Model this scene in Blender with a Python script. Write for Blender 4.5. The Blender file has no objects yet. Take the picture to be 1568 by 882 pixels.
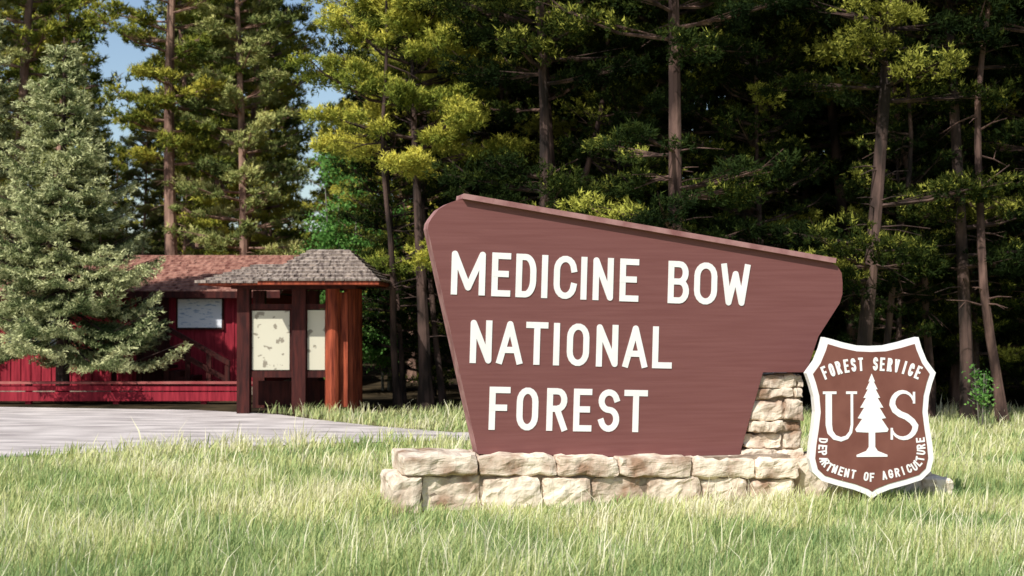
import bpy, math, random
import numpy as np
from mathutils import Vector, noise
random.seed(7); RNG=np.random.default_rng(7)
sc=bpy.context.scene
COL=sc.collection
D2R=math.radians

# ------------------------------------------------------------ materials
def mat(name, c1, c2=None, scale=5.0, rough=.85, detail=4, bump=0.0, bscale=None, stretch=(1,1,1), lo=.35, hi=.65, trans=0.0, tint=False, ramp=None, spec=.2, coord='Object', objrand=0.0):
    m=bpy.data.materials.new(name); m.use_nodes=True
    nt=m.node_tree; N=nt.nodes; L=nt.links
    b=N['Principled BSDF']; out=N['Material Output']
    if tint:
        N.remove(b); b=N.new('ShaderNodeBsdfDiffuse'); L.new(b.outputs[0],out.inputs['Surface']); cin=b.inputs['Color']
        at=N.new('ShaderNodeAttribute'); at.attribute_name='tint'; src=at.outputs['Fac']
    else:
        b.inputs['Roughness'].default_value=rough
        b.inputs['Specular IOR Level'].default_value=spec; cin=b.inputs['Base Color']
        tc=N.new('ShaderNodeTexCoord'); mp=N.new('ShaderNodeMapping'); mp.inputs['Scale'].default_value=stretch
        L.new(tc.outputs[coord],mp.inputs['Vector'])
        nz=N.new('ShaderNodeTexNoise'); nz.inputs['Scale'].default_value=scale; nz.inputs['Detail'].default_value=detail
        L.new(mp.outputs[0],nz.inputs['Vector']); src=nz.outputs['Fac']
    cr=N.new('ShaderNodeValToRGB')
    if ramp:
        while len(cr.color_ramp.elements)<len(ramp): cr.color_ramp.elements.new(.5)
        for e,(p,c) in zip(cr.color_ramp.elements,ramp): e.position=p; e.color=(*c,1)
    else:
        cr.color_ramp.elements[0].position=lo; cr.color_ramp.elements[1].position=hi
        cr.color_ramp.elements[0].color=(*c1,1); cr.color_ramp.elements[1].color=(*(c2 or c1),1)
    L.new(src,cr.inputs['Fac'])
    col=cr.outputs['Color']
    if objrand>0:
        oi=N.new('ShaderNodeObjectInfo'); mr=N.new('ShaderNodeMapRange')
        mr.inputs['To Min'].default_value=1-objrand; mr.inputs['To Max'].default_value=1+objrand
        L.new(oi.outputs['Random'],mr.inputs['Value'])
        hs=N.new('ShaderNodeHueSaturation'); L.new(mr.outputs[0],hs.inputs['Value']); L.new(col,hs.inputs['Color']); col=hs.outputs['Color']
    L.new(col,cin)
    if bump>0:
        n2=N.new('ShaderNodeTexNoise'); n2.inputs['Scale'].default_value=bscale or scale*3; n2.inputs['Detail'].default_value=5
        L.new(mp.outputs[0],n2.inputs['Vector'])
        bp=N.new('ShaderNodeBump'); bp.inputs['Strength'].default_value=bump; bp.inputs['Distance'].default_value=.02
        L.new(n2.outputs['Fac'],bp.inputs['Height']); L.new(bp.outputs[0],b.inputs['Normal'])
    if trans>0:
        tr=N.new('ShaderNodeBsdfTranslucent'); L.new(col,tr.inputs['Color'])
        mx=N.new('ShaderNodeMixShader'); mx.inputs['Fac'].default_value=trans
        L.new(b.outputs[0],mx.inputs[1]); L.new(tr.outputs[0],mx.inputs[2]); L.new(mx.outputs[0],out.inputs['Surface'])
    return m

M={}
M['bark']=mat('pine_bark',(.13,.075,.057),(.42,.26,.19),6,.95,bump=.8,bscale=14,stretch=(1,1,.25))
M['barkdark']=mat('dark_bark',(.025,.018,.015),(.13,.08,.065),5,.95,bump=.9,bscale=14,stretch=(1,1,.3),lo=.4,hi=.7)
M['barkred']=mat('grey_brown_bark',(.04,.024,.02),(.20,.12,.095),5,.95,bump=.9,bscale=14,stretch=(1,1,.3),lo=.4,hi=.7)
M['barkpale']=mat('aspen_bark',(.12,.11,.09),(.25,.23,.19),8,.9)
M['pine']=mat('pine_needles_lit',(0,0,0),tint=True,ramp=[(0,(.030,.05,.012)),(.42,(.17,.205,.034)),(1,(.66,.59,.10))],objrand=.2)  # bright copy of the needles, sunlight put into the colour
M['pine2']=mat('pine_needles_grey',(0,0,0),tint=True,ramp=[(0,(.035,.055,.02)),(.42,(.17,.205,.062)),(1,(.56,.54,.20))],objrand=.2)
M['pineshade']=mat('pine_needles_shaded',(0,0,0),tint=True,ramp=[(0,(.006,.011,.005)),(.5,(.020,.032,.009)),(.78,(.055,.07,.014)),(1,(.38,.38,.07))],objrand=.25)  # dark copy of the needles, forest shade painted into the colour
M['spruce']=mat('spruce_needles',(0,0,0),tint=True,ramp=[(0,(.02,.038,.015)),(.42,(.14,.18,.07)),(1,(.60,.61,.31))])
M['aspen']=mat('aspen_leaves',(0,0,0),tint=True,trans=.4,ramp=[(0,(.05,.13,.03)),(.5,(.14,.32,.07)),(1,(.30,.50,.13))])
M['grass']=mat('grass_blades',(0,0,0),tint=True,trans=.33,ramp=[(0,(.17,.27,.10)),(.35,(.40,.50,.20)),(.7,(.70,.70,.32)),(1,(.90,.84,.62))])
M['signpaint']=mat('brown_sign_paint',(.172,.064,.058),(.198,.078,.071),2.5,.6,bump=.06,bscale=4,stretch=(.6,1,14),spec=.25)
M['signedge']=mat('sunlit_edge_paint',(.24,.105,.10),(.40,.22,.205),6,.7,bump=.2)  # paler than the board face: sun on edges and cap painted in
M['white']=mat('white_paint',(.80,.79,.76),(.87,.86,.83),5,.5)
M['shieldpaint']=mat('shield_brown_paint',(.16,.06,.045),(.20,.08,.06),5,.5)
M['stone']=mat('tan_stone',(.32,.20,.13),(.80,.68,.54),4,.9,detail=10,bump=1.0,bscale=16,lo=.34,hi=.55,coord='Object',objrand=.12)
M['mortar']=mat('mortar',(.20,.15,.11),(.44,.36,.28),10,.95,bump=.6)
M['red']=mat('red_siding',(.20,.011,.022),(.37,.028,.044),5,.75,stretch=(4,4,.4),bump=.2)
M['rail']=mat('sunlit_red_rail',(.30,.06,.06),(.42,.14,.12),4,.75)  # pinker than the fence boards: sunlit top painted into the colour
M['redwood']=mat('redwood_stain',(.12,.022,.012),(.42,.09,.04),6,.7,stretch=(3,3,.3),bump=.4)
M['darkwood']=mat('dark_wood',(.03,.009,.008),(.075,.018,.014),6,.8,stretch=(3,3,.4),bump=.3)
M['shingle']=mat('weathered_shingles',(.12,.09,.08),(.46,.38,.32),7,.9,stretch=(3,1,1),bump=.6)
M['redshingle']=mat('red_brown_shingles',(.17,.065,.05),(.46,.24,.18),4,.9,stretch=(3,1,1),bump=.6)
M['road']=mat('dusty_gravel_asphalt',(.34,.295,.28),(.72,.65,.61),2.2,.95,detail=15,bump=.6,bscale=40,lo=.32,hi=.66,stretch=(.5,1.8,1))
M['glass']=mat('dark_window',(.02,.025,.03),(.04,.05,.06),2,.15,spec=.6)
M['hill']=mat('hill_forest_floor',(.006,.010,.005),(.02,.025,.010),.8,1,detail=10,spec=0)

def paper(name,bg,ink,sx=6,sz=22,p0=.36,p1=.44):
    m=bpy.data.materials.new(name); m.use_nodes=True; nt=m.node_tree;N=nt.nodes;L=nt.links;b=N['Principled BSDF']
    tc=N.new('ShaderNodeTexCoord'); mp=N.new('ShaderNodeMapping'); mp.inputs['Scale'].default_value=(sx,1,sz)
    L.new(tc.outputs['Object'],mp.inputs[0]); nz=N.new('ShaderNodeTexNoise'); nz.inputs['Scale'].default_value=1.2; nz.inputs['Detail'].default_value=3
    L.new(mp.outputs[0],nz.inputs['Vector']); cr=N.new('ShaderNodeValToRGB'); cr.color_ramp.elements[0].position=p0; cr.color_ramp.elements[1].position=p1
    cr.color_ramp.elements[0].color=(*ink,1); cr.color_ramp.elements[1].color=(*bg,1)
    L.new(nz.outputs['Fac'],cr.inputs[0]); L.new(cr.outputs[0],b.inputs['Base Color']); b.inputs['Roughness'].default_value=.5
    return m
M['paper']=paper('printed_notice',(.58,.55,.42),(.25,.22,.16),5,6,.38,.42)
M['paperblue']=paper('printed_notice_blue',(.86,.88,.92),(.36,.46,.62))

def ground_mat():
    m=bpy.data.materials.new('ground_soil'); m.use_nodes=True; nt=m.node_tree;N=nt.nodes;L=nt.links;b=N['Principled BSDF']
    b.inputs['Roughness'].default_value=1; b.inputs['Specular IOR Level'].default_value=0
    tc=N.new('ShaderNodeTexCoord'); n1=N.new('ShaderNodeTexNoise'); n1.inputs['Scale'].default_value=1.5; n1.inputs['Detail'].default_value=10
    L.new(tc.outputs['Object'],n1.inputs['Vector'])
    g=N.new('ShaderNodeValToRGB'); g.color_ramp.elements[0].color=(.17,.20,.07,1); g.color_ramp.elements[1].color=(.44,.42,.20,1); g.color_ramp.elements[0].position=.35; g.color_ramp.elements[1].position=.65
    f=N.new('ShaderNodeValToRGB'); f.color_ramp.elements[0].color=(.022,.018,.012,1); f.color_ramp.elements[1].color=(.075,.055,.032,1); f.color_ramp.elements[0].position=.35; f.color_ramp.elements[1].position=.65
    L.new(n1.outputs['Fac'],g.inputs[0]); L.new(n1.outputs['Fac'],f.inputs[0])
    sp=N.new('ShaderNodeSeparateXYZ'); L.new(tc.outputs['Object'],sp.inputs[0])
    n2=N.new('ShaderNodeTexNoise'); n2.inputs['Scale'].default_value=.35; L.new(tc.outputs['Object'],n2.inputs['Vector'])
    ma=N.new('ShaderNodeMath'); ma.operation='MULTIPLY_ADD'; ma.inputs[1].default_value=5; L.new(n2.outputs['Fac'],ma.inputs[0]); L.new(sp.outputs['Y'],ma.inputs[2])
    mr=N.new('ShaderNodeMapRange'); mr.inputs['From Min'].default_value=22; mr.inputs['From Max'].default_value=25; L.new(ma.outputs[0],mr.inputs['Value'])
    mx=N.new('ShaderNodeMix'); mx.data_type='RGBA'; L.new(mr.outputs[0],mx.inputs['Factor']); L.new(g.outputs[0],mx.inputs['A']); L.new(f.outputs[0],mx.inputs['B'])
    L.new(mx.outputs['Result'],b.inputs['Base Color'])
    return m
M['ground']=ground_mat()

# ------------------------------------------------------------ mesh helpers
def build(name, parts, mats, parent=None, smooth=False, link=True):
    """parts: (V, [F...], matidx, tint or None)"""
    Vs=[];LI=[];LS=[];MI=[];T=[];off=0;lo=0
    for V,Fs,mi,t in parts:
        V=np.asarray(V,float).reshape(-1,3); Vs.append(V)
        T.append(np.full(len(V),.5) if t is None else (np.full(len(V),float(t)) if np.isscalar(t) else np.asarray(t)))
        for F in Fs:
            F=np.asarray(F,int)
            if F.ndim==1: F=F[None,:]
            if F.size==0: continue
            m,k=F.shape
            LI.append((F+off).ravel()); LS.append(lo+np.arange(m)*k); lo+=m*k; MI.append(np.full(m,mi))
        off+=len(V)
    V=np.concatenate(Vs);LI=np.concatenate(LI);LS=np.concatenate(LS);MI=np.concatenate(MI);T=np.concatenate(T)
    me=bpy.data.meshes.new(name)
    me.vertices.add(len(V)); me.vertices.foreach_set('co',V.ravel().astype(np.float32))
    me.loops.add(len(LI)); me.loops.foreach_set('vertex_index',LI.astype(np.int32))
    me.polygons.add(len(LS)); me.polygons.foreach_set('loop_start',LS.astype(np.int32))
    for mm in mats: me.materials.append(M[mm])
    me.polygons.foreach_set('material_index',MI.astype(np.int32))
    me.polygons.foreach_set('use_smooth',np.full(len(LS),smooth))
    a=me.attributes.new('tint','FLOAT','POINT'); a.data.foreach_set('value',T.astype(np.float32))
    me.update(calc_edges=True)
    ob=bpy.data.objects.new(name,me)
    if link: COL.objects.link(ob)
    if parent: ob.parent=parent
    return ob
def empty(name,loc=(0,0,0),rz=0):
    e=bpy.data.objects.new(name,None); e.location=loc; e.rotation_euler=(0,0,rz); e.empty_display_size=.3; COL.objects.link(e); return e
BF=[[0,3,2,1],[4,5,6,7],[0,1,5,4],[1,2,6,5],[2,3,7,6],[3,0,4,7]]
def boxp(x0,x1,y0,y1,z0,z1,mi=0):
    return ([(x0,y0,z0),(x1,y0,z0),(x1,y1,z0),(x0,y1,z0),(x0,y0,z1),(x1,y0,z1),(x1,y1,z1),(x0,y1,z1)],[BF],mi,None)
def prism(poly,y0,y1,mi=0,mside=None):
    n=len(poly); V=[(x,y0,z) for x,z in poly]+[(x,y1,z) for x,z in poly]
    f=[list(range(n))]; bk=[list(range(2*n-1,n-1,-1))]; s=[[i,n+i,n+(i+1)%n,(i+1)%n] for i in range(n)]
    return [(V,[f,bk],mi,None),(V,[s],mi if mside is None else mside,None)]
def tube(P,R,k=7,mi=0,t=None):
    P=np.asarray(P,float); n=len(P); V=[]
    for i in range(n):
        d=P[min(i+1,n-1)]-P[max(i-1,0)]; d/=np.linalg.norm(d)+1e-9
        a=np.cross(d,[0,0,1] if abs(d[2])<.9 else [1,0,0]); a/=np.linalg.norm(a); b=np.cross(d,a)
        for j in range(k):
            q=2*math.pi*j/k; V.append(P[i]+R[i]*(a*math.cos(q)+b*math.sin(q)))
    F=[[i*k+j,i*k+(j+1)%k,(i+1)*k+(j+1)%k,(i+1)*k+j] for i in range(n-1) for j in range(k)]
    return (V,[F],mi,t)
def bevel(ob,w,seg=2):
    b=ob.modifiers.new('bevel','BEVEL'); b.width=w; b.segments=seg; b.limit_method='ANGLE'; b.angle_limit=D2R(40)

# ------------------------------------------------------------ foliage
def needles(P,D,n,ln,wd,rng,tint,spread=.75):
    m=len(P); P=np.repeat(P,n,0); D=np.repeat(D,n,0); T=np.repeat(tint,n)
    d=D+rng.normal(0,spread,(m*n,3)); d/=np.linalg.norm(d,axis=1)[:,None]
    s=np.cross(d,rng.normal(0,1,(m*n,3))); s/=np.linalg.norm(s,axis=1)[:,None]+1e-9
    l=ln*rng.uniform(.6,1.2,(m*n,1)); w=wd*rng.uniform(.7,1.2,(m*n,1))
    base=P+rng.normal(0,.02,(m*n,3))
    V=np.stack([base-s*w*.5,base+s*w*.5,base+d*l],1).reshape(-1,3)
    F=np.arange(m*n*3).reshape(-1,3)
    t=np.clip(np.repeat(T+rng.normal(0,.1,m*n),3),0,1)
    return V,F,t
def pine(name,H,cb,R,nb,clumps,tufts,nn,seed,needle='pine',bark='bark',r0=.16,top=.15,ln=.15,wd=.03,bend=.25,stubs=14,shape=1.0,cr=.3,low=0,lit_share=0.0,flat=.55,tb=0.0):
    rng=np.random.default_rng(seed); parts=[]
    ph=rng.uniform(0,6.28,2); zz=np.linspace(0,H,14)
    def axis(z):
        return np.array([bend*math.sin(z/H*3.3+ph[0])-bend*math.sin(ph[0]), bend*math.sin(z/H*2.7+ph[1])-bend*math.sin(ph[1]), z])
    parts.append(tube([axis(z) for z in zz],[r0*(1-.88*z/H)*(1.35 if i==0 else 1) for i,z in enumerate(zz)],9,0))
    for i in range(stubs):
        z=rng.uniform(.12*H,max(cb,.25*H)); a=rng.uniform(0,6.28); l=rng.uniform(.25,.9); p=axis(z)
        d=np.array([math.cos(a),math.sin(a),rng.uniform(-.3,.3)])
        parts.append(tube([p,p+d*l*.5,p+d*l+np.array([0,0,-.1*l])],[.014,.009,.004],4,0))
    P=[];D=[];T=[]
    for b in range(nb):
        f=(b+rng.uniform(0,1))/nb; z=cb+(H-cb)*f**.9
        if low and b<low: z=rng.uniform(cb*.6,cb)
        prof=(math.sin(math.pi*min(1,(f*.8+.22)))**.7 if shape==1 else (1-f)**.8*.95+.08)
        l=R*prof*rng.uniform(.6,1.2)+top; a=b*2.399+rng.uniform(-.5,.5); up=rng.uniform(-.05,.25)+.5*f
        p=axis(z); h=np.array([math.cos(a),math.sin(a),0]); side=np.array([-h[1],h[0],0])
        pts=[p,p+h*l*.4+np.array([0,0,l*.4*up*.5]),p+h*l*.8+np.array([0,0,l*.8*up]),p+h*l+np.array([0,0,l*(up+.12)])]
        parts.append(tube(pts,[.035*(1-.6*f),.024,.013,.005],4,0))
        btint=rng.uniform(.2,.75)+(.45 if rng.random()<lit_share else 0)+tb  # some branches get a brighter tint, painted as sunlit clumps
        for c in range(clumps):
            q=(c+1)/clumps; cp=p+h*l*(.3+.72*q)+np.array([0,0,l*(.3+.7*q)*up+rng.uniform(-.1,.1)])+side*rng.uniform(-.45,.45)*l*.6*(1 if c<clumps-1 else .3)
            rr=cr*rng.uniform(.5,1.3)
            o=rng.normal(0,1,(tufts,3)); o/=np.linalg.norm(o,axis=1)[:,None]; o*=rng.uniform(.25,1,(tufts,1))
            pp=cp+o*np.array([rr,rr,rr*flat]); P.append(pp); dd=o*1.0+np.array([0,0,.6])+h*.3; D.append(dd)
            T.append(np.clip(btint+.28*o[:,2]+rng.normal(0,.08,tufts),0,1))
            parts.append(tube([p+h*l*.35*q+np.array([0,0,l*.3*q*up]),cp],[.012,.005],3,0))
    P=np.concatenate(P);D=np.concatenate(D);T=np.concatenate(T); D/=np.linalg.norm(D,axis=1)[:,None]
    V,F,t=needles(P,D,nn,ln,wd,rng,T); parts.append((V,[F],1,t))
    return build(name,parts,[bark,needle],link=False).data
def snag(name,H,r0,seed,bark='barkred',n=26,bend=.35):
    rng=np.random.default_rng(seed); ph=rng.uniform(0,6.28,2); zz=np.linspace(0,H,16)
    def axis(z): return np.array([bend*(math.sin(z/H*4.3+ph[0])-math.sin(ph[0]))+.05*math.sin(z*2.1+ph[1]), bend*.6*(math.sin(z/H*3+ph[1])-math.sin(ph[1])), z])
    parts=[tube([axis(z) for z in zz],[r0*(1-.9*z/H)*(1.4 if i==0 else 1) for i,z in enumerate(zz)],9,0)]
    for i in range(n):
        z=rng.uniform(.1*H,H*.97); a=rng.uniform(0,6.28); l=rng.uniform(.25,1.1)*(1-.5*z/H); p=axis(z)
        d=np.array([math.cos(a),math.sin(a),rng.uniform(-.4,.4)]); e=p+d*l+np.array([0,0,-.12*l])
        parts.append(tube([p,p+d*l*.5,e],[.018,.011,.004],4,0))
        d2=d+rng.normal(0,.5,3); parts.append(tube([p+d*l*.5,p+d*l*.5+d2*l*.4],[.008,.003],3,0))
    return build(name,parts,[bark],link=False).data
def spruce(name,H,R,seed,cb=.5,nw=21):
    rng=np.random.default_rng(seed); parts=[tube([(0,0,z) for z in np.linspace(0,H,10)],[.13*(1-.9*i/9) for i in range(10)],8,0)]
    P=[];D=[];T=[]
    for w in range(nw):
        f=w/nw; z0=cb+(H-cb)*f
        nbr=int(9-3*f)
        for b in range(nbr):
            a=rng.uniform(0,.6)+6.283*b/nbr+w*.7; L_=(R*(1-f)**.85*rng.uniform(.58,1.22)+.1); z=z0+rng.uniform(-.1,.1)
            h=np.array([math.cos(a),math.sin(a),0]); s=np.array([-h[1],h[0],0])
            dr=rng.uniform(.16,.34)
            def bp(q): return np.array([0,0,z])+h*L_*q+np.array([0,0,L_*(-dr*math.sin(q*2.4)+.16*q*q)+.3*f*L_*q])
            parts.append(tube([bp(0),bp(.5),bp(1)],[.022,.014,.005],3,0))
            bt=rng.uniform(.12,.62)
            nt=max(4,int(L_*10))
            for i in range(nt):
                q=.2+.8*(i+.5)/nt
                for sg in (-1,1):
                    tl=(.38*L_**.6*(1.08-q)+.09)*rng.uniform(.7,1.2)
                    k=max(2,int(tl/.05)); dz=rng.uniform(-.10,.02)
                    for j in range(k):
                        g=(j+.5)/k
                        P.append(bp(q)+s*sg*tl*g+h*tl*g*.6+np.array([0,0,dz*g+rng.normal(0,.012)])); D.append(s*sg*.7+h*.8+np.array([0,0,.25])); T.append(bt+.2*q*g+.33*(g>.65)+.17*(q>.8))  # brighter twig tips: young growth plus sunlit tips painted into the tint
    P=np.array(P);D=np.array(D);T=np.clip(np.array(T),0,1); D/=np.linalg.norm(D,axis=1)[:,None]
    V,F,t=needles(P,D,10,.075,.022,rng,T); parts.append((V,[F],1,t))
    return build(name,parts,['barkdark','spruce'],link=False).data
def broadleaf(name,H,R,seed,n=9000,cb=.6,leaf=.07):
    rng=np.random.default_rng(seed); parts=[]
    stems=4; P=[]
    for s in range(stems):
        a=rng.uniform(0,6.28); o=np.array([math.cos(a),math.sin(a),0])*R*.35
        hh=H*rng.uniform(.75,1)
        pts=[o*.3,o*.6+[0,0,hh*.4],o+[0,0,hh*.75],o*1.2+[0,0,hh]]
        k=H/4.9
        parts.append(tube(pts,[.04*k,.028*k,.016*k,.005],6,0))
        for b in range(18):
            f=rng.uniform(0,1); z=cb+(hh-cb)*f; a=rng.uniform(0,6.28); l=R*(1-.7*f)*rng.uniform(.4,.9)
            base=o*(z/hh)+np.array([0,0,z]); tip=base+np.array([math.cos(a)*l,math.sin(a)*l,l*.5])
            parts.append(tube([base,tip],[.010*k,.003],3,0)); 
            for q in (.4,.7,1): P.append(base+(tip-base)*q)
    P=np.array(P); idx=rng.integers(0,len(P),n); C=P[idx]+rng.normal(0,.15*min(1,H/3),(n,3))
    u=rng.normal(0,1,(n,3)); u/=np.linalg.norm(u,axis=1)[:,None]; v=np.cross(u,rng.normal(0,1,(n,3))); v/=np.linalg.norm(v,axis=1)[:,None]
    l=leaf*rng.uniform(.6,1.1,(n,1)); V=np.stack([C-u*l*.6,C+v*l*.4,C+u*l*.6,C-v*l*.4],1).reshape(-1,3)
    ct=rng.uniform(.2,.8,len(P)); t=np.clip(np.repeat(ct[idx]+rng.normal(0,.12,n),4),0,1)
    parts.append((V,[np.arange(n*4).reshape(-1,4)],1,t))
    return build(name,parts,['barkpale','aspen'],link=False).data

def place(name,me,x,y,s=1,rz=0,lean=0,coll=None,sz=None):
    ob=bpy.data.objects.new(name,me); ob.location=(x,y,-.03+(max(0,y-62)*.28 if y>62 else 0)); ob.scale=(s,s,sz or s); ob.rotation_euler=(0,lean,rz)
    (coll or COL).objects.link(ob); return ob

# variants
far=[pine('far_pine',15,1.8+i*.4,1.5,62,4,11,6,20+i,needle=n,bark='bark',ln=.2,wd=.055,cr=.36,shape=2 if i%2 else 1,bend=.3) for i,n in enumerate(['pine','pine2','pine'])]
fard=[pine('far_dark_pine',15,.6+.7*i,1.65,66,4,10,6,40+i,needle='pineshade',bark='barkdark',ln=.2,wd=.06,cr=.40) for i in range(2)]
tall=[pine('tall_pine',15,[3.2,4.2,3.7][i],[1.7,1.9,1.6][i],96,6,27,11,60+i,needle='pineshade',bark=['barkdark','barkred','barkdark'][i],ln=.085,wd=.024,cr=.34,r0=[.115,.13,.10][i],stubs=24,bend=[.4,.28,.45][i],low=9,lit_share=.11) for i in range(3)]
midd=[pine('mid_dark_pine',10,1.4,1.5,80,5,20,10,70+i,needle='pineshade',bark='barkdark',ln=.09,wd=.027,cr=.33,r0=.09,lit_share=.07) for i in range(2)]
young=pine('young_dark_pine',3.6,.25,.95,42,4,16,9,77,needle='pineshade',bark='barkdark',ln=.09,wd=.026,cr=.24,r0=.04,stubs=0,bend=.06,shape=2,lit_share=.05)
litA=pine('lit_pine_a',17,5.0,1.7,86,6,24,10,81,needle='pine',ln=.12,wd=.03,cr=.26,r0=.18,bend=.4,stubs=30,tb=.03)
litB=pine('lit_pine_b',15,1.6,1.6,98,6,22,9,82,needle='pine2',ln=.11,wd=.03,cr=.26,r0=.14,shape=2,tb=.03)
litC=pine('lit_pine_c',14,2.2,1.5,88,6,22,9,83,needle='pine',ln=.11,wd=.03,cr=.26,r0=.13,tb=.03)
centre=pine('centre_pine',7.4,3.5,1.45,40,5,70,12,90,needle='pine',bark='barkdark',ln=.085,wd=.02,cr=.32,r0=.12,bend=.12,low=4,flat=.6,tb=.08)
spr=spruce('spruce_mesh',6.6,1.8,5,cb=1.3,nw=21)
spr2=spruce('spruce_mesh_b',9.0,1.9,6,cb=1.0,nw=26)
asp=broadleaf('aspen_mesh',4.9,1.0,9,12000)
sap=broadleaf('sapling_mesh',1.0,.2,10,300,.3,.05)
sn=[snag('snag_mesh',9,.075,200,'barkred',22),snag('snag_mesh_b',11,.085,201,'barkred',24,.5),snag('snag_mesh_c',8,.06,202,'barkdark',20)]

place('spruce_tree',spr,-8.05,25.5,1,.3)
place('spruce_tree',spr2,-11.2,29.5,1,1.3)
place('pine_tree',litA,-8.05,34.0,1,.4,D2R(2.5))
for (x,y,me,s,r) in [(-13.4,33,litB,1.05,0),(-12.6,36,litA,1,2),(-15.2,38,litC,1.2,1),(-6.9,36.5,litC,1,3),(-6.3,33.5,litB,.95,1.2),(-4.4,36,litC,.5,4),(-10.0,38,litB,.5,5),(-8.2,41,litA,1.05,1),(-2.3,33,litC,.8,.5),(-3.6,32.5,litC,.42,2.5)]:
    place('pine_tree',me,x,y,s,r)
place('pine_tree',centre,-1.45,24.0,1,.8)
place('aspen_tree',asp,-3.3,28.0,1,0)
place('aspen_tree',asp,-2.6,29.5,.8,2)
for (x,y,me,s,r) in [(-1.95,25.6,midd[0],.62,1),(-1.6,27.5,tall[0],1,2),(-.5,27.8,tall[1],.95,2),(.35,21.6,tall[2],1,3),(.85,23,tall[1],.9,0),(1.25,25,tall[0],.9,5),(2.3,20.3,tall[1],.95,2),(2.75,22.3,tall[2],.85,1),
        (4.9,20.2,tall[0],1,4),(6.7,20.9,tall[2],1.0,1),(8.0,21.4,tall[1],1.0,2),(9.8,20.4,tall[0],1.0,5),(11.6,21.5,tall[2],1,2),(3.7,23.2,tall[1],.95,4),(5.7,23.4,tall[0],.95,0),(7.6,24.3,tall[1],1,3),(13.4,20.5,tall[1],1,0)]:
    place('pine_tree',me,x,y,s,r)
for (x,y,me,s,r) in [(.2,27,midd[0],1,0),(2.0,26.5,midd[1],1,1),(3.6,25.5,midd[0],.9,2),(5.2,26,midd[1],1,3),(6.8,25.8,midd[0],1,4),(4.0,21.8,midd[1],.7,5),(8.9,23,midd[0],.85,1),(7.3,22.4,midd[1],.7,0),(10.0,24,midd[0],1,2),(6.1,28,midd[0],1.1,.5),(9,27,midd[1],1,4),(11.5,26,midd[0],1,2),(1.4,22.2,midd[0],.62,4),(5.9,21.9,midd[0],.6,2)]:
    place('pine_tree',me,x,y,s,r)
for i,(x,y,s) in enumerate([(6.9,24.6,.95),(8.2,25.0,1.1),(9.6,25.8,1),(7.5,27,1.2),(10.8,27.5,1.2),(5.9,26.8,1),(9.2,29,1.3),(12.2,29,1.3),(-.9,26.6,.8),(.4,28.5,1.1),(-1.9,29.5,.9),(11.2,24.5,.9),(13.2,26.5,1.2),(7.9,30.5,1.4),(10.4,32,1.4)]):
    place('pine_sapling',young,x,y,s,i*1.7)
for (x,y,i,s,r,l) in [(.95,22.0,0,1,0,1),(-1.95,24.3,2,1.1,1,-1),(6.3,21.6,0,.9,3,1),(7.0,20.3,1,.9,4,-2),(5.4,21.2,2,1,2,2),(-1.2,24.9,2,1,5,1)]:
    place('dead_pine_tree',sn[i],x,y,s,r,D2R(l))
place('aspen_sapling',sap,6.5,19.75,1,0)

fc=bpy.data.collections.new('distant_pine_forest_trees')
rr=random.Random(11)
for gy in np.arange(30,64,3.8):
    for gx in np.arange(-36,40,2.4):
        x=gx+rr.uniform(-1,1); y=gy+rr.uniform(-1.3,1.3)
        if abs(x)>.42*y+5: continue
        if x<-1.5 and y<42 and x>-17: continue
        if rr.random()<.10: continue
        k=x/y
        s=rr.uniform(.85,1.25)
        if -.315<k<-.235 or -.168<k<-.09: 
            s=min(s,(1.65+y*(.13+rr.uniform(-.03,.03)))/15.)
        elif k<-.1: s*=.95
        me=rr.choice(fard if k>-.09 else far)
        place('far_pine',me,x,y,s,rr.uniform(0,6.28),coll=fc)
fe=empty('distant_pine_forest'); fe.instance_type='COLLECTION'; fe.instance_collection=fc

# ------------------------------------------------------------ ground + road + rising hill
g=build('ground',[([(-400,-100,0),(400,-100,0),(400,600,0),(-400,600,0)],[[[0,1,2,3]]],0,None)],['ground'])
nx,ny=90,24; V=[]
for j in range(ny+1):
    for i in range(nx+1):
        x=-220+440*i/nx; y=60+120*j/ny
        V.append((x,y,-.3+max(0,(y-61))*.13*(1 if y<130 else 130/y)+(noise.noise((x*.06,y*.06,0))*1.2 if j>1 else 0)))
F=[[j*(nx+1)+i,j*(nx+1)+i+1,(j+1)*(nx+1)+i+1,(j+1)*(nx+1)+i] for j in range(ny) for i in range(nx)]
build('hill',[(V,[F],0,None)],['hill'],smooth=True)
road_poly=[(-40,14.0),(-12,14.9),(-5.8,16.0),(-3.8,17.1),(-2.2,17.7),(-.6,18.1),(.6,18.35),(1.4,18.7),(1.2,19.05),(.3,19.2),(-.8,19.3),(-1.9,20.3),(-3.0,21.6),(-3.7,22.6),(-5.2,23.6),(-8.9,24.4),(-14,24.6),(-40,24.8)]
V=[(x,y,.006) for x,y in road_poly]
rd=build('road',[(V,[[list(range(len(V)))]],0,None)],['road'])
def inside(px,py,poly):
    r=np.zeros(len(px),bool); n=len(poly)
    for i in range(n):
        x1,y1=poly[i];x2,y2=poly[(i+1)%n]
        c=((y1>py)!=(y2>py)); xi=(x2-x1)*(py-y1)/((y2-y1) if y2!=y1 else 1e-9)+x1
        r^=c&(px<xi)
    return r
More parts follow.
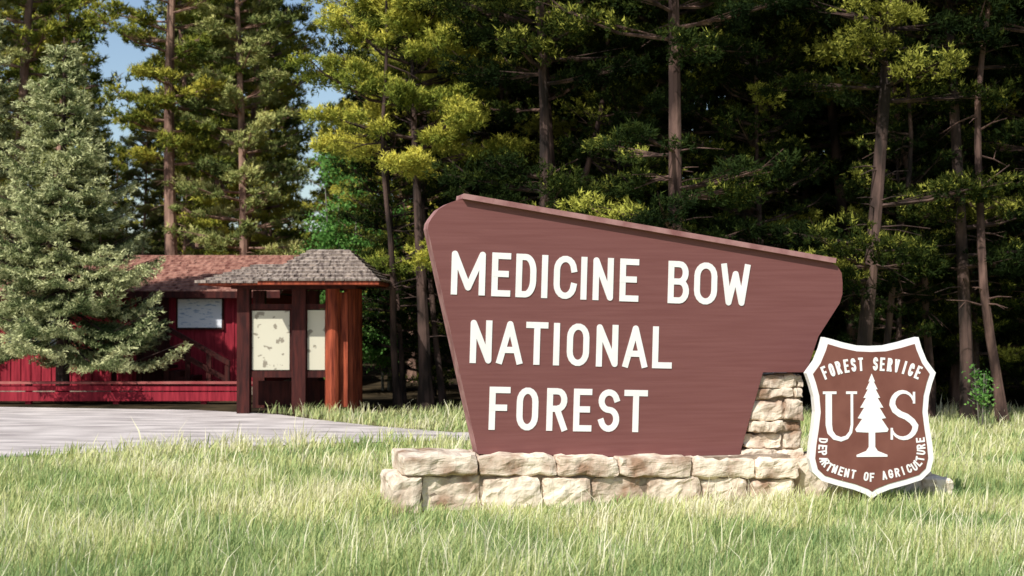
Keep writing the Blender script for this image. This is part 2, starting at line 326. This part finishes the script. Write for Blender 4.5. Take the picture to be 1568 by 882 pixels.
def grass(name,x0,x1,y0,y1,dens,seed,hs=1.0,w=.008):
    rng=np.random.default_rng(seed); n=int((x1-x0)*(y1-y0)*dens)
    x=rng.uniform(x0,x1,n);y=rng.uniform(y0,y1,n)
    nz=.5+.25*(np.sin(x*1.7+2*np.sin(y*.9))+np.sin(y*2.3+1.5*np.sin(x*1.3+1)))*.9
    nz2=.5+.25*(np.sin(x*5.1+3*np.sin(y*3.3))+np.sin(y*6.1+2*np.sin(x*4.3+1)))
    nz3=.5+.5*np.sin(x*2.9+2.2*np.sin(y*1.7+.6)+np.sin(x*.8))
    wob=.12*np.sin(x*6+y*4)+rng.normal(0,.08,n)
    keep=~inside(x,y+wob,road_poly)&(np.abs(x)<.42*y+2.5)
    dx=x+.298;dy=y-12; u=dx*.9703+dy*.2419; v=-dx*.2419+dy*.9703
    keep&=~((u>-.74)&(u<4.4)&(v>-.22)&(v<.45))
    keep&=rng.uniform(0,1,n)<(.3+.7*nz2)
    x,y,nz,nz2,nz3,u,v=[a[keep] for a in (x,y,nz,nz2,nz3,u,v)]; n=len(x)
    h=hs*(.035+.10*nz+.08*nz2)*rng.uniform(.4,1.35,n)*np.where(y<10.5,1.15,1)
    nearb=((u>-.9)&(u<4.6)&(v>-1.0)&(v<0)); h=np.where(nearb,h*.75,h)
    stalk=rng.uniform(0,1,n)<.02+.08*nz3*nz; h=np.where(stalk&~nearb,h*1.7,h)
    a=rng.uniform(0,6.28,n); ln=h*rng.uniform(.1,.85,n); ww=w*rng.uniform(.6,1.3,n)
    b=a+rng.uniform(.8,2.3,n); sx=np.cos(b)*ww/2; sy=np.sin(b)*ww/2; lx=np.cos(a)*ln+.02; ly=np.sin(a)*ln
    z=np.zeros(n)
    V=np.stack([np.stack([x-sx,y-sy,z],1),np.stack([x+sx,y+sy,z],1),np.stack([x+sx*.8+lx*.35,y+sy*.8+ly*.35,h*.6],1),np.stack([x-sx*.8+lx*.35,y-sy*.8+ly*.35,h*.6],1),np.stack([x+lx,y+ly,h],1)],1).reshape(-1,3)
    k=np.arange(n)*5; F4=np.stack([k,k+1,k+2,k+3],1); F3=np.stack([k+3,k+2,k+4],1)
    t=-.02+.50*nz*np.clip((y-6)/5,.5,1)+.36*nz3*np.clip((y-7)/4,.3,1)+.22*nz2+rng.normal(0,.17,n); t=np.where(stalk,.95,t)
    t=np.clip(t,0,1)
    return (V,[F4,F3],0,np.repeat(t,5))
build('grass',[grass('a',-6,7.5,6.8,10.5,2000,1,1.0,.0075),grass('b',-8,9,10.5,14.5,1350,2,1.0,.0095),grass('c',-11,12,14.5,23,520,3,1.0,.015)],['grass'])

# ------------------------------------------------------------ stroke lettering
def arc(cx,cy,rx,ry,a0,a1,n=9):
    return [(cx+rx*math.cos(D2R(a0+(a1-a0)*i/n)),cy+ry*math.sin(D2R(a0+(a1-a0)*i/n))) for i in range(n+1)]
G={
'M':[[(0,0),(0,1),(.5,.12),(1,1),(1,0)]],'E':[[(1,1),(0,1),(0,0),(1,0)],[(0,.52),(.85,.52)]],
'D':[[(0,0),(0,1),(.45,1)]+arc(.45,.62,.55,.38,90,0)[1:]+arc(.45,.38,.55,.38,0,-90)+[(0,0)]],
'I':[[(.5,0),(.5,1)]],'C':[arc(.5,.7,.5,.3,5,180)+arc(.5,.3,.5,.3,180,355)],
'N':[[(0,0),(0,1),(1,0),(1,1)]],
'B':[[(0,0),(0,1),(.5,1)]+arc(.55,.76,.4,.24,90,-90)[1:]+[(0,.52)],[(.5,.52)]+arc(.55,.26,.45,.26,90,-90)+[(0,0)]],
'O':[arc(.5,.7,.5,.3,0,180)+arc(.5,.3,.5,.3,180,360)+[(1,.7)]],
'W':[[(0,1),(.22,0),(.5,.8),(.78,0),(1,1)]],'A':[[(0,0),(.5,1),(1,0)],[(.18,.3),(.82,.3)]],
'T':[[(0,1),(1,1)],[(.5,1),(.5,0)]],'L':[[(0,1),(0,0),(1,0)]],'F':[[(0,0),(0,1),(1,1)],[(0,.52),(.8,.52)]],
'R':[[(0,0),(0,1),(.5,1)]+arc(.55,.76,.45,.24,90,-90)[1:]+[(0,.52)],[(.5,.52),(1,0)]],
'S':[arc(.5,.76,.5,.24,15,270,16)+arc(.5,.26,.5,.26,90,-165,16)[1:]],
'V':[[(0,1),(.5,0),(1,1)]],'P':[[(0,0),(0,1),(.5,1)]+arc(.55,.74,.45,.26,90,-90)[1:]+[(0,.48)]],
'U':[[(0,1),(0,.35)]+arc(.5,.3,.5,.3,180,360)+[(1,.35),(1,1)]],
'G':[arc(.5,.7,.5,.3,10,180)+arc(.5,.3,.5,.3,180,360)+[(1,.46),(.6,.46)]]}
def ribbon(pts,wd,yf,yb,caps=('round','round')):
    P=np.array(pts,float); keepi=[0]+[i for i in range(1,len(P)) if np.linalg.norm(P[i]-P[i-1])>1e-5]; P=P[keepi]
    n=len(P); W=np.full(n,wd) if np.isscalar(wd) else np.array(wd)[keepi]
    closed=np.linalg.norm(P[0]-P[-1])<1e-4
    if not closed:
        if caps[0]=='flat': P[0]=P[0]-(P[1]-P[0])/np.linalg.norm(P[1]-P[0])*W[0]*.48
        if caps[1]=='flat': P[-1]=P[-1]-(P[-2]-P[-1])/np.linalg.norm(P[-2]-P[-1])*W[-1]*.48
    L=[];R=[]
    for i in range(n):
        if closed and i in(0,n-1): a=P[n-1]-P[n-2]; b=P[1]-P[0]
        else: a=P[i]-P[i-1] if i>0 else P[1]-P[0]; b=P[i+1]-P[i] if i<n-1 else P[i]-P[i-1]
        a=a/np.linalg.norm(a);b=b/np.linalg.norm(b); t=a+b; t/=np.linalg.norm(t); nn=np.array([-t[1],t[0]]); k=1/max(.6,np.dot(t,a))
        L.append(P[i]+nn*W[i]/2*k);R.append(P[i]-nn*W[i]/2*k)
    V=[(p[0],yf,p[1]) for p in L]+[(p[0],yf,p[1]) for p in R]+[(p[0],yb,p[1]) for p in L]+[(p[0],yb,p[1]) for p in R]
    F=[]
    for i in range(n-1):
        F+= [[i,n+i,n+i+1,i+1],[i,i+1,2*n+i+1,2*n+i],[n+i,3*n+i,3*n+i+1,n+i+1]]
    if not closed: F+=[[0,2*n,3*n,n],[n-1,2*n-1,4*n-1,3*n-1]]
    parts=[(V,[F],0,None)]
    if not closed:
        for e,o,cp_ in ((0,1,caps[0]),(n-1,n-2,caps[1])):
            if cp_!='round': continue
            d=P[e]-P[o]; a0=math.atan2(d[1],d[0]); r=W[e]/2
            c=[(P[e][0]+r*math.cos(a0+q),P[e][1]+r*math.sin(a0+q)) for q in np.linspace(-math.pi/2,math.pi/2,8)]
            m=len(c); cv=[(x,yf,z) for x,z in c]+[(x,yb,z) for x,z in c]
            parts.append((cv,[[list(range(m-1,-1,-1))]],0,None)); parts.append((cv,[[[j,j+1,m+j+1,m+j] for j in range(m-1)]],0,None))
    return parts
def letter(ch,x0,z0,w,h,sw,yf,rot=0,shear=0):
    parts=[];k=0
    for st in G[ch]:
        pts=[((x*(w-sw)+sw/2) if ch!='I' else w/2, y*(h-sw)+sw/2) for x,y in st]
        segs=[[pts[0]]]; caps=[['flat','flat']]
        for i in range(1,len(pts)):
            segs[-1].append(pts[i])
            if i<len(pts)-1:
                a=Vector(pts[i])-Vector(pts[i-1]);b=Vector(pts[i+1])-Vector(pts[i])
                if a.length>1e-6 and b.length>1e-6 and a.angle(b)>D2R(38):
                    kind='flat' if D2R(80)<a.angle(b)<D2R(100) else 'round'
                    caps[-1][1]=kind; segs.append([pts[i]]); caps.append([kind,'flat'])
        for s,cpp in zip(segs,caps):
            c,sn_=math.cos(rot),math.sin(rot)
            q=[(x0+(x)*c-(z)*sn_, z0+(x)*sn_+(z)*c) for x,z in s]
            parts+=ribbon(q,sw,yf-k*.0005,yf+.012,cpp); k+=1
    return parts
def bu(px):
    s=(px-784)/1000; return .3071+5.716*s+.676*s*s

# ------------------------------------------------------------ main sign
sign=empty('forest_entrance_sign',(-.298,12.0,0),D2R(14))
outl=[(.012,.444),(-.419,2.338),(-.412,2.385),(-.385,2.430),(-.33,2.50),(-.252,2.549),(-.18,2.578),(-.101,2.59),(3.26,2.085),(3.33,2.05),(3.37,1.99),(3.378,1.90),(3.376,1.80),(3.35,1.72),(3.14,1.421),(3.02,1.101),(2.602,1.105),(2.365,.34)]
outl=outl[::-1]
bd=build('board',prism(outl,0,.2,0,1),['signpaint','signedge'],sign); bevel(bd,.012)
a=Vector((-.13,2.592));b=Vector((3.29,2.078)); d=(b-a).normalized(); nrm=Vector((-d.y,d.x))
cap=[a,b,b+nrm*.045,a+nrm*.045]
cp=build('cap_board',prism([tuple(q) for q in cap],-.045,.24),['signedge'],sign); bevel(cp,.01)
rows=[([('M',690,742),('E',752,781),('D',789,820),('I',829,837),('C',847,882),('I',889,897),('N',907,938),('E',948,977),('B',1022,1054),('O',1062,1097),('W',1103,1147)],-.224,1.787,.37),
([('N',719,752),('A',760,799),('T',804,838),('I',847,855),('O',867,901),('N',912,945),('A',953,990),('L',998,1028)],-.061,1.21,.365),
([('F',748,780),('O',790,823),('R',836,867),('E',877,905),('S',915,947),('T',954,990)],.102,.645,.365)]
lp=[]
for row,u0,z0,h in rows:
    for ch,a_,b_ in row:
        ua,ub=bu(a_),bu(b_); lp+=letter(ch,ua,z0-.036*(ua-u0),ub-ua,h,.053,-.006,rot=-.03)
build('lettering',lp,['white'],sign)

# ------------------------------------------------------------ stone base
base=empty('stone_sign_base',(-.298,12.0,0),D2R(14))
def stone(x0,x1,y0,y1,z0,z1,seed,name='stone',tilt=0):
    c=9; V=[];F=[];idx={}
    def vid(i,j,k):
        if (i,j,k) in idx: return idx[(i,j,k)]
        q=Vector((i/c*2-1,j/c*2-1,k/c*2-1))
        hx,hy,hz=(x1-x0)/2,(y1-y0)/2,(z1-z0)/2
        r=min(.035,hz*.45,hx*.4); w=Vector((q.x*hx,q.y*hy,q.z*hz))
        inn=Vector([max(-h_+r,min(h_-r,c_)) for c_,h_ in zip(w,(hx,hy,hz))]); dd=w-inn
        if dd.length>1e-6: w=inn+dd.normalized()*min(r,dd.length) if dd.length>r else w
        s3=Vector((seed*3.1,seed*1.7,seed*.9))
        w+=noise.noise_vector(w*4+s3)*.028+noise.noise_vector(w*13+s3)*.02+noise.noise_vector(w*30+s3)*.009
        V.append(((x0+x1)/2+w.x,(y0+y1)/2+w.y,(z0+z1)/2+w.z+tilt*w.x)); idx[(i,j,k)]=len(V)-1; return len(V)-1
    for i in range(c):
        for j in range(c):
            F+=[[vid(i,j,0),vid(i,j+1,0),vid(i+1,j+1,0),vid(i+1,j,0)],[vid(i,j,c),vid(i+1,j,c),vid(i+1,j+1,c),vid(i,j+1,c)],
                [vid(i,0,j),vid(i+1,0,j),vid(i+1,0,j+1),vid(i,0,j+1)],[vid(i,c,j),vid(i,c,j+1),vid(i+1,c,j+1),vid(i+1,c,j)],
                [vid(0,i,j),vid(0,i,j+1),vid(0,i+1,j+1),vid(0,i+1,j)],[vid(c,i,j),vid(c,i+1,j),vid(c,i+1,j+1),vid(c,i,j+1)]]
    return build(name,[(V,[F],0,None)],['stone'],base,smooth=False)
rs=random.Random(3)
cuts=[-.66,-.02,.66,1.2,1.86,2.46,2.85]
k=0
for a_,b_ in zip(cuts[:-1],cuts[1:]):
    zt=.442-.036*a_; k+=1
    stone(a_+.004,b_-.004,-.2+rs.uniform(-.03,.02),.42,zt-.175,zt,k,tilt=-.03)
cuts=[-.76,-.5,.02,.52,.95,1.45,1.95,2.4,2.84]
for a_,b_ in zip(cuts[:-1],cuts[1:]):
    zt=.285-.036*a_; k+=1
    stone(a_+.006,b_-.006,-.17+rs.uniform(-.05,.02),.4,-.05,zt-.015,k)
z=.30
for i,hh in enumerate([.12,.15,.10,.19,.10,.12]):
    ul=2.40+(z-.34)/.76*.2+.0; um=ul+rs.uniform(.2,.42); ur=3.02
    for a_,b_ in ((ul,um),(um,ur)):
        k+=1; stone(a_+.004,b_-.004,.04+rs.uniform(-.04,.03),.55,z+.003,z+hh-.003,k)
    z+=hh
build('mortar_core',[boxp(-.62,2.8,-.135,.36,0,.38),boxp(2.64,3.0,.08,.5,.3,1.07),boxp(2.8,3.8,.1,.45,0,.25)],['mortar'],base)
for (a_,b_,z1) in [(2.9,3.3,.35),(3.3,3.7,.3),(3.7,4.0,.32),(3.98,4.22,.2)]:
    k+=1; stone(a_,b_,-.1,.4,-.08,z1,k)
stone(4.12,4.32,-.3,.05,-.08,.15,99)
stone(3.9,4.12,.0,.3,.2,.38,98)

# ------------------------------------------------------------ shield
SX,SY=3.08,12.2
shield=empty('forest_service_shield_sign',(SX,SY,0),D2R(4))
sc_=12.2/2178
def zz_(py): return 1.65+(476-py)*sc_
half=[(0,530),(22,529),(45,524),(62,519),(74,516),(79,533),(87,552),(101,571),(95,588),(90,607),(88,630),(91,655),(95,680),(97,702),(92,722),(78,735),(55,742),(28,749),(10,756),(0,763)]
right=[(x*sc_,zz_(y)) for x,y in half]; left=[(-x,z) for x,z in right[1:-1]][::-1]
so=right+left
def inset(poly,d):
    n=len(poly);o=[]
    for i in range(n):
        p0,p1,p2=[Vector(poly[j%n]) for j in (i-1,i,i+1)]
        a=(p1-p0).normalized();b=(p2-p1).normalized(); t=(a+b).normalized(); nn=Vector((t.y,-t.x)); q=p1+nn*d/max(.55,t.dot(a)); o.append((q.x,q.y))
    return o
si=inset(so,.05)
wp=build('white_plate',prism(so[::-1],0,.09),['white'],shield); bevel(wp,.006)
bp_=build('brown_field',prism(si[::-1],-.006,.01),['shieldpaint'],shield)
st=[]
yf=-.010
def along(text,path,h,wf,sw):
    P=[Vector(p) for p in path]; seg=[(P[i+1]-P[i]).length for i in range(len(P)-1)]; tot=sum(seg)
    n=len(text); adv=tot/n
    def at(s):
        for i,l in enumerate(seg):
            if s<=l or i==len(seg)-1:
                t=(P[i+1]-P[i]).normalized(); return P[i]+t*s,t
            s-=l
    out=[]
    for i,ch in enumerate(text):
        if ch==' ': continue
        w=adv*wf; p,_=at(adv*(i+.5)); 
        p1,_=at(max(0,adv*(i+.5)-w*.6)); p2,_=at(min(tot,adv*(i+.5)+w*.6)); t=(p2-p1).normalized()
        ang=math.atan2(t.y,t.x); o=p-t*w/2
        out+=letter(ch,o.x,o.y,w,h,sw,yf,rot=ang)
    return out
def sp(pts): return [(x*sc_,zz_(y)) for x,y in pts]
from_top=sp([(-74,582),(-62,577),(-45,571.5),(-25,568.5),(0,567),(25,568.5),(45,571.5),(62,577),(74,582)])
st+=along('FOREST SERVICE',from_top,.115,.70,.019)
from_bot=sp([(-82,668),(-84,690),(-81,708),(-70,720),(-45,729),(-20,734),(0,737),(20,734),(45,729),(70,720),(81,708),(84,690),(82,668)])
st+=along('DEPARTMENT OF AGRICULTURE',from_bot,.076,.70,.014)
Uo=[(-67,600),(-67,650),(-65,661),(-58,669),(-48,672),(-39,669),(-33,661),(-31,650),(-31,600)]
st+=ribbon([(x*sc_+.0,zz_(y)) for x,y in Uo],[.055,.055,.05,.042,.036,.032,.026,.022,.022],yf,yf+.014,('none','none'))
for (x0,x1) in ((-76,-55),(-40,-23)): st+=[boxp(x0*sc_,x1*sc_,yf-.0008,yf+.013,zz_(603),zz_(599))]
Sp=[( 49+17*math.cos(D2R(a_)), 619-19*math.sin(D2R(a_))) for a_ in range(20,200,18)]+[(36,628),(44,634),(54,638),(63,645)]+[(49+19*math.cos(D2R(a_)),652-19*math.sin(D2R(a_))) for a_ in range(0,-170,-18)]
n_=len(Sp); Wd=[.018+.036*math.sin(math.pi*i/(n_-1))**1.5 for i in range(n_)]
st+=ribbon([(x*sc_,zz_(y)) for x,y in Sp],Wd,yf,yf+.014)
for (x,y0,y1) in ((66,600,618),(31,655,673)): st+=[boxp((x-1.8)*sc_,(x+1.8)*sc_,yf-.0008,yf+.013,zz_(y1),zz_(y0))]
tr=[(0,572),(5,584),(3,584),(9,596),(6,596),(13,609),(9,609),(18,624),(12,624),(22,640),(15,641),(26,657),(24,661),(5,662),(5,684),(9,690),(24,696),(24,699)]
trl=[(x*sc_,zz_(y)) for x,y in tr]; trp=trl+[(-x,z) for x,z in trl[1:]][::-1]
st+=prism(trp[::-1],yf-.001,yf+.014)
build('shield_lettering',st,['white'],shield)
build('support_post',[boxp(-.06,.06,.092,.19,-.1,1.1),boxp(-.35,.35,.19,.23,.75,.88)],['darkwood'],shield)

# ------------------------------------------------------------ house
house=empty('red_cabin',(-8.5,28,0),0)
hp=[boxp(-9,3.6,0,6,0,2.12,0)]
x=-9
while x<3.6:
    hp.append(boxp(x,x+.035,-.02,-.0,.17,2.08,0)); x+=.2
build('walls',hp,['red'],house)
build('foundation',[boxp(-9.03,3.63,-.035,6.03,-.05,.16,0)],['mortar'],house)
def roofrows(x0,x1,yA,zA,yB,zB,n,mi=0,seed=1,th=.025):
    rg=random.Random(seed); ps=[]
    for i in range(n):
        f0=i/n; f1=(i+1.25)/n if i<n-1 else 1.0
        y0=yA+(yB-yA)*f0;z0=zA+(zB-zA)*f0;y1=yA+(yB-yA)*f1;z1=zA+(zB-zA)*f1
        xx=x0
        while xx<x1:
            w=rg.uniform(.12,.26); xe=min(xx+w,x1); j=rg.uniform(0,.012); jj=rg.uniform(-.03,.03)
            ps.append(([(xx,y0+jj,z0+j+th),(xe-.006,y0+jj,z0+j+th),(xe-.006,y1,z1+.004),(xx,y1,z1+.004),(xx,y0+jj,z0+j),(xe-.006,y0+jj,z0+j)],[[[0,1,2,3],[4,5,1,0]]],mi,None)); xx=xe
    return ps
rf=roofrows(-9.5,4.0,-.40,2.02,3.0,2.86,15,0,4)
rf+=[([(-9.5,-.38,1.97),(4,-.38,1.97),(4,3,2.84),(-9.5,3,2.84),(4,6.5,1.97),(-9.5,6.5,1.97)],[[[0,1,2,3],[3,2,4,5]]],0,None)]
build('roof',rf,['redshingle'],house)
build('eave_fascia',[boxp(-9.5,4,-.43,-.385,1.90,2.03),boxp(-9.4,3.95,-.38,5.9,2.0-.02,2.0)],['darkwood'],house)
build('gable',[([(3.6,0,2.1),(3.6,6,2.1),(3.6,3,2.8)],[[[0,1,2]]],0,None),([(-9,0,2.1),(-9,6,2.1),(-9,3,2.8)],[[[0,1,2]]],0,None)],['red'],house)
build('notice_frame',[boxp(1.90,2.84,-.06,-.02,1.28,1.92)],['darkwood'],house)
build('notice_panel',[boxp(1.94,2.80,-.075,-.062,1.32,1.88)],['paperblue'],house)
for nm,xa in (('window',-1.4),('window_b',-4.6)):
    build(nm+'_frame',[boxp(xa-.06,xa+1.06,-.05,-.02,.9,1.8)],['darkwood'],house)
    build(nm+'_glass',[boxp(xa,xa+.47,-.056,-.052,.96,1.74),boxp(xa+.53,xa+1,-.056,-.052,.96,1.74)],['glass'],house)
build('door',[boxp(1.12,1.75,-.05,-.02,.2,1.95)],['darkwood'],house)
sp_=[boxp(1.95+.24*i,2.19+.24*i,-.95,-.1,0,.50-.1*i) for i in range(5)]+[boxp(.9,1.95,-.95,-.1,.54,.60)]
for xx,zt in ((.95,1.3),(1.45,1.3),(1.95,1.3),(2.35,1.06),(2.75,.84),(3.1,.62)): sp_.append(boxp(xx-.045,xx+.045,-1.03,-.96,0,zt))
sp_.append(boxp(.9,1.97,-1.05,-.95,1.28,1.36))
for dz in (0,-.34): sp_.append(([(1.95,-1.05,1.27+dz),(3.15,-1.05,.60+dz),(3.15,-.95,.60+dz),(1.95,-.95,1.27+dz),(1.95,-1.05,1.37+dz),(3.15,-1.05,.70+dz),(3.15,-.95,.70+dz),(1.95,-.95,1.37+dz)],[BF],0,None))
build('steps_and_handrail',sp_,['darkwood'],house)
fence=empty('low_red_fence',(0,25.1,0))
fp=[boxp(-18,-4.6,0,.05,.06,.22),boxp(-18,-4.6,0,.05,.24,.33)]
for xx in np.arange(-17.9,-4.5,1.55): fp.append(boxp(xx,xx+.1,.055,.15,0,.36))
build('boards_and_posts',fp,['red'],fence)
build('top_rail',[boxp(-18,-4.55,-.04,.16,.362,.40)],['rail'],fence)

# ------------------------------------------------------------ kiosk
ki=empty('information_kiosk',(-3.55,22.9,0),0)
kp=[boxp(-.86,-.66,-.1,.1,0,2.0),boxp(.02,.24,-.1,.1,0,2.0),boxp(-.86,-.66,1.3,1.5,0,1.995),boxp(.02,.24,1.4,1.6,0,2.0)]
build('dark_posts',kp,['darkwood'],ki)
rp=[tube([(.66,0,0),(.66,0,2.02)],[.12,.115],12,0),tube([(.9,.35,0),(.9,.35,2.02)],[.11,.1],12,0),tube([(.9,1.3,0),(.9,1.3,2.02)],[.11,.1],12,0)]
rp+=[boxp(.70,.90,.06,.11,.1,1.95)]
build('log_posts',rp,['redwood'],ki)
build('panel_rails',[boxp(-.66,.02,-.04,.04,.58,.68),boxp(-.66,.02,-.04,.04,1.68,1.76),boxp(.24,.56,-.04,.04,.58,.68),boxp(.24,.56,-.04,.04,1.68,1.76),boxp(-.95,1.05,-.13,.13,2.003,2.055),boxp(-.95,1.05,1.3,1.5,2.003,2.055)],['darkwood'],ki)
build('back_boards',[boxp(-.66,.02,.0,.03,.683,1.677),boxp(.24,.56,.0,.03,.683,1.677),boxp(-.64,.0,.5,.54,.1,.5),boxp(.26,.56,.5,.54,.1,.5)],['darkwood'],ki)
build('notice_sheets',[boxp(-.63,-.03,-.012,-.004,.70,1.65),boxp(.26,.54,-.012,-.004,.70,1.66)],['paper'],ki)
def hip(x0,x1,y0,y1,ze,rx0,rx1,zr,n=9,seed=1):
    yc=(y0+y1)/2; rg=random.Random(seed); ps=[]
    E=[Vector((x0,y0,ze)),Vector((x1,y0,ze)),Vector((x1,y1,ze)),Vector((x0,y1,ze))]; Rr=[Vector((rx0,yc,zr)),Vector((rx1,yc,zr))]
    faces=[(E[0],E[1],Rr[1],Rr[0]),(E[1],E[2],Rr[1],Rr[1]),(E[2],E[3],Rr[0],Rr[1]),(E[3],E[0],Rr[0],Rr[0])]
    for a,b,c,d in faces:
        nrm=(b-a).cross(d-a).normalized()
        for i in range(n):
            f0=i/n;f1=min(1,(i+1.1)/n); p0=a.lerp(d,f0);p1=b.lerp(c,f0);q0=a.lerp(d,f1);q1=b.lerp(c,f1)
            L=(p1-p0).length; m=max(1,int(L/.17)); cu=[0]+sorted([(j+rg.uniform(-.25,.25))/m for j in range(1,m)])+[1]
            for s,e in zip(cu[:-1],cu[1:]):
                j=nrm*(.03+rg.uniform(0,.012)); e2=e-.008
                v=[p0.lerp(p1,s)+j,p0.lerp(p1,e2)+j,q0.lerp(q1,e2)+nrm*.004,q0.lerp(q1,s)+nrm*.004,p0.lerp(p1,s),p0.lerp(p1,e2)]
                ps.append(([tuple(t) for t in v],[[[0,1,2,3],[4,5,1,0]]],0,None))
    ps.append(([tuple(t) for t in E+Rr],[[[0,1,5,4],[2,3,4,5]],[[1,2,5],[3,0,4]]],0,None))
    return ps
build('hip_roof',hip(-.45,1.50,-.75,1.9,2.12,.25,.85,2.66,9,2),['shingle'],ki)
build('wing_roof',hip(-1.45,.2,-.5,1.9,2.09,-.65,.1,2.42,7,5),['shingle'],ki)
build('roof_soffit',[boxp(-.42,1.47,-.72,1.87,2.06,2.11),boxp(-1.4,-.43,-.46,1.86,2.058,2.085)],['redwood'],ki)

# ------------------------------------------------------------ light, sky, camera
az=D2R(31); el=D2R(45)
S=Vector((-math.sin(az)*math.cos(el),-math.cos(az)*math.cos(el),math.sin(el)))
sl=bpy.data.lights.new('sun','SUN'); sl.energy=5; sl.angle=D2R(.5); sl.color=(1,.965,.91)
so_=bpy.data.objects.new('sun',sl); so_.rotation_euler=S.to_track_quat('Z','Y').to_euler(); COL.objects.link(so_)
w=bpy.data.worlds.new('World'); sc.world=w; w.use_nodes=True; nt=w.node_tree
sky=nt.nodes.new('ShaderNodeTexSky'); sky.sky_type='NISHITA'; sky.sun_disc=False; sky.sun_elevation=el; sky.sun_rotation=math.atan2(S.x,S.y)%(2*math.pi)
bg=nt.nodes['Background']; bg.inputs['Strength'].default_value=.13; nt.links.new(sky.outputs[0],bg.inputs['Color'])
cam=bpy.data.cameras.new('camera'); cam.lens=50; cam.sensor_width=36; cam.clip_end=2000; cam.dof.use_dof=True; cam.dof.focus_distance=12.3; cam.dof.aperture_fstop=2.8
co=bpy.data.objects.new('camera',cam); co.location=(0,0,1.65); co.rotation_euler=(D2R(90+.92),0,0); COL.objects.link(co); sc.camera=co
sc.view_settings.view_transform='Standard'; sc.view_settings.look='None'; sc.view_settings.exposure=0
